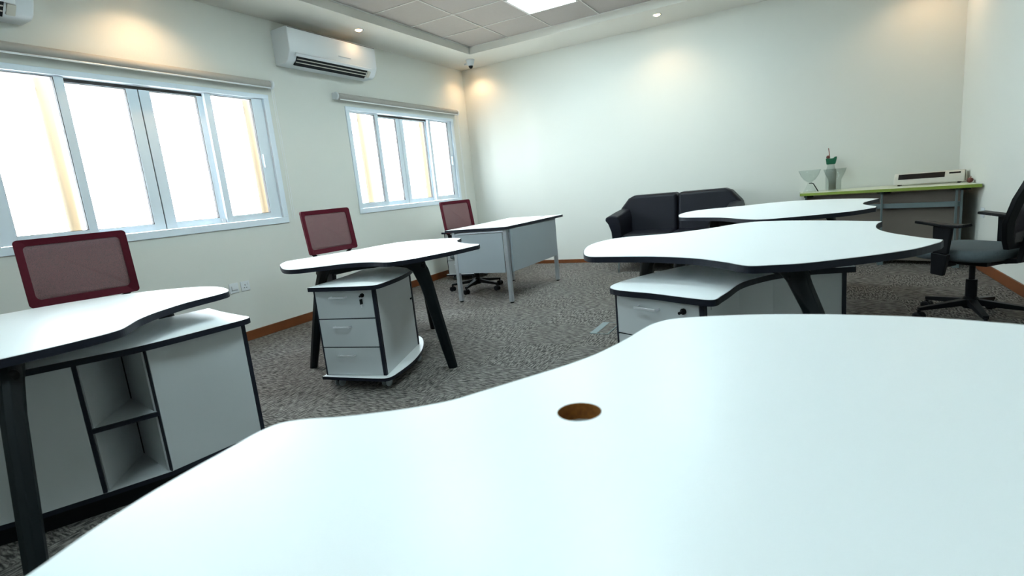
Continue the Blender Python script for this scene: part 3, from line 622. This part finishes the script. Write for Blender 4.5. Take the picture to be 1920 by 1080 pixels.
# ------------------------------------------------------------------ office chairs
def rrect(hw, z0, z1, r, n=6):
    pts = []
    for cx, cz, a0 in ((hw - r, z1 - r, 0), (-hw + r, z1 - r, 90), (-hw + r, z0 + r, 180), (hw - r, z0 + r, 270)):
        for k in range(n + 1): a = math.radians(a0 + 90 * k / n); pts.append((cx + r * math.cos(a), cz + r * math.sin(a)))
    return pts
def make_chair(label, red=True, bs=0.0, dz=0.0, loc=(0, 0, 0), rz=0, br=0.0, group=None, backdim=(0.243, 0.72, 1.075)):
    # local +x is forward
    t = thing('office_chair', label, 'chair', loc, rz, group)
    base = NB()
    for k in range(5):
        a = br + 2 * math.pi * k / 5
        beam(base, (0.03 * math.cos(a), 0.03 * math.sin(a), 0.105), (0.30 * math.cos(a), 0.30 * math.sin(a), 0.075), 0.05, 0.04, 0.03, 0.022)
    lathe(base, [(0.04, 0.065), (0.045, 0.075), (0.045, 0.125), (0.032, 0.14)], seg=18)
    obj('base', base, BLK, t, bevel=0.004)
    for k in range(5):
        a = br + 2 * math.pi * k / 5; x, y = 0.295 * math.cos(a), 0.295 * math.sin(a)
        c = obj('caster', lathe(NB(), [(0.009, 0.045), (0.011, 0.07)], c=(x, y, 0), seg=10), BLK, t)
        obj('wheel_hood', lathe(NB(), [(0.008, -0.012), (0.024, -0.010), (0.024, 0.010), (0.008, 0.012)], c=(x, y, 0.033), seg=16, axis='y'), BLK, c)
        for s in (-1, 1): obj('wheel', lathe(NB(), [(0.018, -0.008), (0.0275, -0.005), (0.0275, 0.005), (0.018, 0.008)], c=(x, y + s * 0.021, 0.0275), seg=18, axis='y'), BLK, c)
    obj('gas_lift', lathe(NB(), [(0.030, 0.13), (0.030, 0.25), (0.016, 0.251), (0.016, 0.40 + dz)], seg=16), BLK, t)
    bm = NB(); box(bm, -0.14, 0.12, -0.10, 0.10, 0.385 + dz, 0.425 + dz); beam(bm, (0.0, -0.1, 0.40 + dz), (0.02, -0.24, 0.395 + dz), 0.014, 0.008)
    obj('mechanism', bm, BLK, t, bevel=0.008)
    # seat cushion
    bm = NB(); pts = []
    for k in range(28):
        a = 2 * math.pi * k / 28; ca, sa = math.cos(a), math.sin(a); e = 0.45
        pts.append((0.02 + 0.245 * math.copysign(abs(ca) ** e, ca), 0.245 * math.copysign(abs(sa) ** e, sa)))
    levels = [(0.90, 0.425), (0.99, 0.44), (1.0, 0.465), (0.97, 0.488), (0.85, 0.496), (0.5, 0.497)]
    rg = [[bm.verts.new((x * s, y * s, z + dz)) for x, y in pts] for s, z in levels]
    for i in range(len(rg) - 1):
        for k in range(28): bm.faces.new((rg[i][k], rg[i][(k + 1) % 28], rg[i + 1][(k + 1) % 28], rg[i + 1][k]))
    bm.faces.new(rg[0][::-1]); bm.faces.new(rg[-1])
    obj('seat', bm, SEAT, t, smooth=True)
    # arm rests
    for s in (-1, 1):
        bm = NB(); beam(bm, (0.0, s * 0.19, 0.405 + dz), (0.0, s * 0.275, 0.405 + dz), 0.07, 0.018)
        beam(bm, (0.015, s * 0.278, 0.345 + dz), (0.0, s * 0.282, 0.48 + dz), 0.026, 0.075, 0.030, 0.10); beam(bm, (0.0, s * 0.282, 0.48 + dz), (-0.01, s * 0.282, 0.645 + dz), 0.026, 0.085, 0.024, 0.11)
        ar = obj('armrest', bm, BLK, t, bevel=0.006)
        bm = NB(); N = 7
        for i in range(N):
            pass
        prof = [(-0.14, 0.0), (-0.11, -0.006), (-0.02, -0.004), (0.06, 0.006), (0.14, 0.016)]
        for i in range(len(prof) - 1):
            (x0_, h0), (x1_, h1) = prof[i], prof[i + 1]
            beam(bm, (x0_, s * 0.275, 0.655 + h0 + dz), (x1_ + 0.004, s * 0.275, 0.655 + h1 + dz), 0.075, 0.018)
        obj('arm_pad', bm, BLK, ar, bevel=0.005)
    # back: tilted plane, x = xb + tilt*(z-0.5)
    hw, zb0, zb1 = backdim; tilt = -0.13 if red else -0.42
    def bp(y, z, off=0.0): return (-0.235 + bs + tilt * (z - 0.55) - 0.05 * (1 - (y / hw) ** 2) * 0.7 + off, y, z + dz)
    if red:
        outer = rrect(hw, zb0, zb1, 0.02); inner0 = rrect(hw - 0.034, zb0 + 0.05, zb1 - 0.034, 0.022)
        inner = [(y, z - 0.03 * (1 - (y / hw) ** 2) if z < (zb0 + zb1) / 2 else z) for y, z in inner0]
        bm = NB(); V = []
        for L, o_ in ((inner, 0.010), (outer, 0.010), (outer, -0.010), (inner, -0.010)): V.append([bm.verts.new(bp(y, z, o_)) for y, z in L])
        n = len(outer)
        for i in range(n):
            j = (i + 1) % n
            for a_, b_ in ((0, 1), (1, 2), (2, 3), (3, 0)): bm.faces.new((V[a_][i], V[a_][j], V[b_][j], V[b_][i]))
        fr = obj('back_frame', bm, RED, t, smooth=False)
        bm = NB(); lo = [bm.verts.new(bp(y, z, 0.002)) for y, z in inner]; bm.faces.new(lo)
        obj('back_mesh', bm, NET, fr, solid=0.003, label='see-through dark red mesh')
        bm = NB()
        tube(bm, [(-0.10, 0, 0.40 + dz), (-0.26, 0, 0.40 + dz), (-0.335, 0, 0.47 + dz), (bp(0, 0.60, -0.03)), bp(0, 0.70, -0.025)], [0.03, 0.028, 0.026, 0.024, 0.02], 10)
        for s in (-1, 1): tube(bm, [bp(0, 0.60, -0.03), bp(s * 0.12, 0.66, -0.02), bp(s * (hw - 0.02), zb0 + 0.03, -0.014)], [0.02, 0.016, 0.014], 8)
        obj('back_support', bm, BLK, t, smooth=True)
        obj('lumbar_pad', prism(NB(), [(-0.17, 0.52 + dz), (0.17, 0.52 + dz), (0.19, 0.70 + dz), (-0.19, 0.70 + dz)], -0.295 + bs, -0.272 + bs, axis='x'), BLK, t, bevel=0.01)
    else:
        hw2 = hw; prof = [(0.12, 0.50), (0.17, 0.56), (0.225, 0.66), (0.245, 0.80), (0.235, 0.94), (0.19, 1.02)]
        outer = prof + [(-a, z) for a, z in prof[::-1]]; inner = [(a * 0.80, 0.76 + (z - 0.76) * 0.86) for a, z in outer]
        bm = NB(); V = []; n = len(outer)
        for L, o_ in ((inner, 0.012), (outer, 0.012), (outer, -0.016), (inner, -0.016)): V.append([bm.verts.new(bp(y, z, o_)) for y, z in L])
        for i in range(n):
            j = (i + 1) % n
            for a_, b_ in ((0, 1), (1, 2), (2, 3), (3, 0)): bm.faces.new((V[a_][i], V[a_][j], V[b_][j], V[b_][i]))
        fr = obj('back_frame', bm, BLK, t, bevel=0.004)
        bm = NB(); bm.faces.new([bm.verts.new(bp(y, z, 0.0)) for y, z in inner]); obj('back_mesh', bm, BNET, fr, solid=0.003)
        bm = NB(); prism(bm, [(-0.14, 0.60 + dz), (0.14, 0.60 + dz), (0.15, 0.72 + dz), (-0.15, 0.72 + dz)], -0.275, -0.255, axis='x'); obj('lumbar_pad', bm, BLK, t, bevel=0.008)
        bm = NB()
        beam(bm, (-0.08, 0, 0.405 + dz), (-0.27, 0, 0.43 + dz), 0.12, 0.03); beam(bm, (-0.27, 0, 0.42 + dz), (-0.30, 0, 0.62 + dz), 0.12, 0.03, 0.08, 0.025)
        obj('back_support', bm, BLK, t, bevel=0.006)
    return t
def place_chair(mid, th, **k):
    # mid = centre of the back's top edge
    r = math.radians(th); d = 0.235 - k.get('bs', 0) + 0.13 * 0.525 + 0.012
    return make_chair(loc=(mid[0] + d * math.cos(r), mid[1] + d * math.sin(r), 0), rz=r, **k)
RC = 'red mesh office chairs behind the desks'
place_chair((0.789, -3.661), -5, label='red mesh office chair behind the desk with the wheeled pedestal', dz=0.0, br=0.3, group=RC)
place_chair((0.80, -1.75), -10, label='red mesh office chair behind the rectangular silver-legged desk', dz=-0.05, br=-0.03, bs=0.085, group=RC)
place_chair((0.80, -5.46), -15, label='red mesh office chair at far left, behind the desk cut by the frame', dz=0.0, br=0.2, group=RC)
make_chair('black office chair with grey seat and armrests at the right edge', red=False, dz=-0.03, loc=(5.25, -2.62, 0), rz=math.radians(135), br=math.radians(65))

# ------------------------------------------------------------------ sofa
O = (3.0, -0.45, 0)
t = thing('sofa', 'black leather two-seat sofa against the back wall', 'sofa', O)
def soft(bm, name, parent=t, bev=0.03, m=SOFA): return obj(name, bm, m, parent, bevel=bev, seg=4)
# back halves: chamfered outer corner
for s in (-1, 1):
    pts = [(s * 0.004, 0.30), (s * 0.70, 0.30), (s * 0.72, 0.66), (s * 0.70, 0.72), (s * 0.60, 0.835), (s * 0.53, 0.865), (s * 0.004, 0.865)]
    bm = NB(); lo = [bm.verts.new((x, 0.06 + (0.10 if z > 0.5 else 0), z)) for x, z in pts]; hi = [bm.verts.new((x, 0.36 + 0.04 * (z > 0.5), z)) for x, z in pts]
    nn_ = len(pts); bm.faces.new(lo); bm.faces.new(hi[::-1])
    for i in range(nn_): bm.faces.new((lo[i], lo[(i + 1) % nn_], hi[(i + 1) % nn_], hi[i]))
    soft(bm, 'back_cushion', bev=0.045)
    soft(box(NB(), *sorted((s * 0.004, s * 0.548)), -0.36, 0.12, 0.30, 0.445), 'seat_cushion', bev=0.035)
    # arm: flared scroll profile in x-z, pulled along y
    ar = [(0.55, 0.12), (0.655, 0.12), (0.658, 0.36), (0.668, 0.52), (0.70, 0.61), (0.735, 0.655), (0.722, 0.69), (0.66, 0.705), (0.58, 0.695), (0.55, 0.60)]
    bm = NB(); Y = [(-0.38, -0.035, 1), (0.0, 0.0, 1), (0.36, 0.03, 0.9)]; rg = []
    for y, dzz, k in Y: rg.append([bm.verts.new((s * (0.55 + (x - 0.55) * k), y, z + (dzz if z > 0.4 else 0))) for x, z in ar])
    for i in range(2):
        for k in range(len(ar)): bm.faces.new((rg[i][k], rg[i][(k + 1) % len(ar)], rg[i + 1][(k + 1) % len(ar)], rg[i + 1][k]))
    bm.faces.new(rg[0]); bm.faces.new(rg[-1][::-1]); soft(bm, 'arm', bev=0.02)
soft(box(NB(), -0.549, 0.549, -0.34, 0.36, 0.13, 0.30), 'base', bev=0.015)
for x in (-0.60, 0.60):
    for y in (-0.385, 0.30): obj('leg', tube(NB(), [(x, y + 0.03, 0.14), (x, y, 0)], 0.007, 10), DSIL, t, smooth=True, label='thin grey metal leg')

# ------------------------------------------------------------------ green-edged side table
O = (5.0, -0.3, 0)
t = thing('side_table', 'long table with lime green edge along the back wall', 'table', O)
tp = rel([(4.285, -0.345), (5.655, -0.905), (5.660, -0.02), (4.285, -0.02)], O)
tt = obj('tabletop', prism(NB(), tp, 0.718, 0.745), GTOP, t)
obj('edge_band', ring(NB(), offset(tp, 0.0002), offset(tp, 0.003), 0.7175, 0.7445), GREEN, tt, label='lime green edging')
def on(x, back=0.0):    # a point on the front edge line of the table, moved back from it
    y = -0.345 - (x - 4.285) * 0.409; return (x - O[0], y + back - O[1])
for x in (4.34, 4.985, 5.53):
    px_, py_ = on(x, 0.06)
    bm = NB()
    for dx in ((-0.018, 0.018) if x > 5.2 else (0,)): beam(bm, (px_ + dx, py_, 0.03), (px_ + dx, py_, 0.70), 0.016, 0.02, up=(0, 1, 0))
    beam(bm, (px_, py_ - 0.02, 0.015), (px_, py_ + 0.26, 0.015), 0.045, 0.03)
    beam(bm, (px_, py_ - 0.0, 0.705), (px_, py_ + 0.28, 0.705), 0.035, 0.024)
    lg = obj('leg', bm, DSIL, t, bevel=0.002)
    obj('bracket', box(NB(), px_ + 0.01, px_ + 0.07, py_ - 0.045, py_ + 0.02, 0.698, 0.717), BLK, lg, bevel=0.002)
a, c = on(4.34, 0.09), on(5.55, 0.09)
obj('cross_beam', beam(NB(), (*a, 0.575), (*c, 0.575), 0.03, 0.045), DSIL, t)
a, c = on(4.34, 0.15), on(5.57, 0.15)
obj('modesty_panel', beam(NB(), (*a, 0.37), (*c, 0.37), 0.016, 0.66), TAUPE, t)

def sit(px_, py_): return (px_, py_)
# glass bowl on a flared stem
t = thing('glass_bowl', 'clear glass bowl on a flared stem at the left end of the green-edged table', 'bowl', (4.375, -0.20, 0.745))
prof_o = [(0.062, 0.0), (0.055, 0.02), (0.034, 0.06), (0.020, 0.095), (0.022, 0.105), (0.055, 0.13), (0.085, 0.175), (0.108, 0.235)]
prof_i = [(0.104, 0.234), (0.081, 0.177), (0.050, 0.135), (0.012, 0.110)]
obj('bowl', lathe(NB(), prof_o + prof_i, seg=28), GLASS, t, smooth=True)
k = thing('ladle', 'thin dark ladle leaning against the stem of the glass bowl', 'ladle', (4.43, -0.262, 0.745))
obj('shaft', tube(NB(), [(-0.06, 0.02, 0.098), (-0.035, 0.0, 0.098), (-0.02, 0.0, 0.090), (0.025, -0.01, 0.005)], 0.005, 8), BLK, k, smooth=True)
# flared glass vase and tall clear jar with green top
t = thing('glass_vase', 'clear flared glass vase standing right of the glass bowl', 'vase', (4.605, -0.27, 0.745))
obj('vase', lathe(NB(), [(0.055, 0.0), (0.060, 0.01), (0.060, 0.105), (0.064, 0.120), (0.09, 0.175), (0.106, 0.228), (0.102, 0.227), (0.086, 0.178), (0.058, 0.122), (0.055, 0.108), (0.055, 0.014)], seg=28), GLASS, t, smooth=True)
t = thing('glass_jar', 'tall clear jar with a dark green top and red twig behind the vase', 'jar', (4.575, -0.115, 0.745))
obj('jar', lathe(NB(), [(0.045, 0.0), (0.050, 0.01), (0.052, 0.20), (0.036, 0.25), (0.034, 0.285), (0.030, 0.284), (0.032, 0.25), (0.048, 0.198), (0.046, 0.014)], seg=24), GLASS, t, smooth=True)
bm = NB(); prism(bm, [(-0.042, 0.275), (0.040, 0.275), (0.052, 0.330), (0.055, 0.352), (0.030, 0.352), (0.026, 0.338), (-0.020, 0.336), (-0.050, 0.340)], -0.034, 0.034, axis='y')
obj('green_top', bm, DKGRN, t, bevel=0.008, seg=3, label='dark green plastic top')
obj('berry', lathe(NB(), [(0.004, -0.018), (0.016, -0.010), (0.018, 0.0), (0.014, 0.012), (0.004, 0.018)], c=(-0.028, -0.01, 0.352), seg=14), BROWN, t, smooth=True)
obj('twig', tube(NB(), [(-0.012, -0.01, 0.33), (-0.018, -0.01, 0.40), (-0.024, -0.01, 0.445)], 0.004, 8), TWIG, t, smooth=True)

# laminator
ang = math.atan2(-0.13, 0.48)
t = thing('laminator', 'cream laminating machine with a black slot on the green-edged table', 'machine', (5.385, -0.33, 0.745), ang)
prof = [(-0.075, 0.012), (-0.075, 0.062), (-0.035, 0.110), (-0.02, 0.118), (0.075, 0.112), (0.075, 0.012)]
obj('case', prism(NB(), [(a_, z) for a_, z in prof], -0.27, 0.27, axis='x'), PLC, t, bevel=0.006, seg=3)
def lam_strip(u0, u1, xa, xb, lift, th):
    a_ = Vector((-0.075, 0.062)); d = Vector((0.04, 0.048)); nrm = Vector((-0.048, 0.04)).normalized()
    P = [a_ + d * u0 + nrm * (lift - th), a_ + d * u1 + nrm * (lift - th), a_ + d * u1 + nrm * lift, a_ + d * u0 + nrm * lift]
    return prism(NB(), [(p.x, p.y) for p in P], xa, xb, axis='x')
obj('slot', lam_strip(0.0, 0.98, -0.235, 0.125, 0.0015, 0.01), BLK, t)
obj('control_panel', lam_strip(0.55, 0.85, 0.155, 0.24, 0.0015, 0.01), BLK, t)
for x in (-0.23, 0.23):
    for y in (-0.05, 0.05): obj('foot', lathe(NB(), [(0.012, 0), (0.012, 0.013)], c=(x, y, 0), seg=12), BLK, t)
t = thing('trinket', 'tiny dark red ornament on the table end beside the laminator', 'ornament', (5.640, -0.60, 0.745))
obj('ball', lathe(NB(), [(0.006, 0.0), (0.020, 0.008), (0.026, 0.024), (0.020, 0.040), (0.006, 0.046)], seg=16), BROWN, t, smooth=True)
obj('stem', tube(NB(), [(0.0, 0, 0.04), (0.008, 0.004, 0.056)], 0.003, 6), TWIG, t)

# ------------------------------------------------------------------ floor outlet box
t = thing('floor_box', 'grey metal outlet box lid set in the carpet between the desks', 'floor outlet', (3.015, -3.19, 0))
bm = NB(); box(bm, -0.07, -0.02, -0.15, 0.15, 0, 0.004)
obj('hinge_plate', bm, METALF, t)
bm = NB(); box(bm, -0.07, 0.07, -0.158, -0.151, 0, 0.004); box(bm, 0.063, 0.07, -0.15, 0.15, 0, 0.004); box(bm, -0.07, 0.07, 0.151, 0.158, 0, 0.004)
obj('rim', bm, DSIL, t)
obj('lid', box(NB(), -0.019, 0.062, -0.15, 0.15, 0, 0.003), CARPET, t)
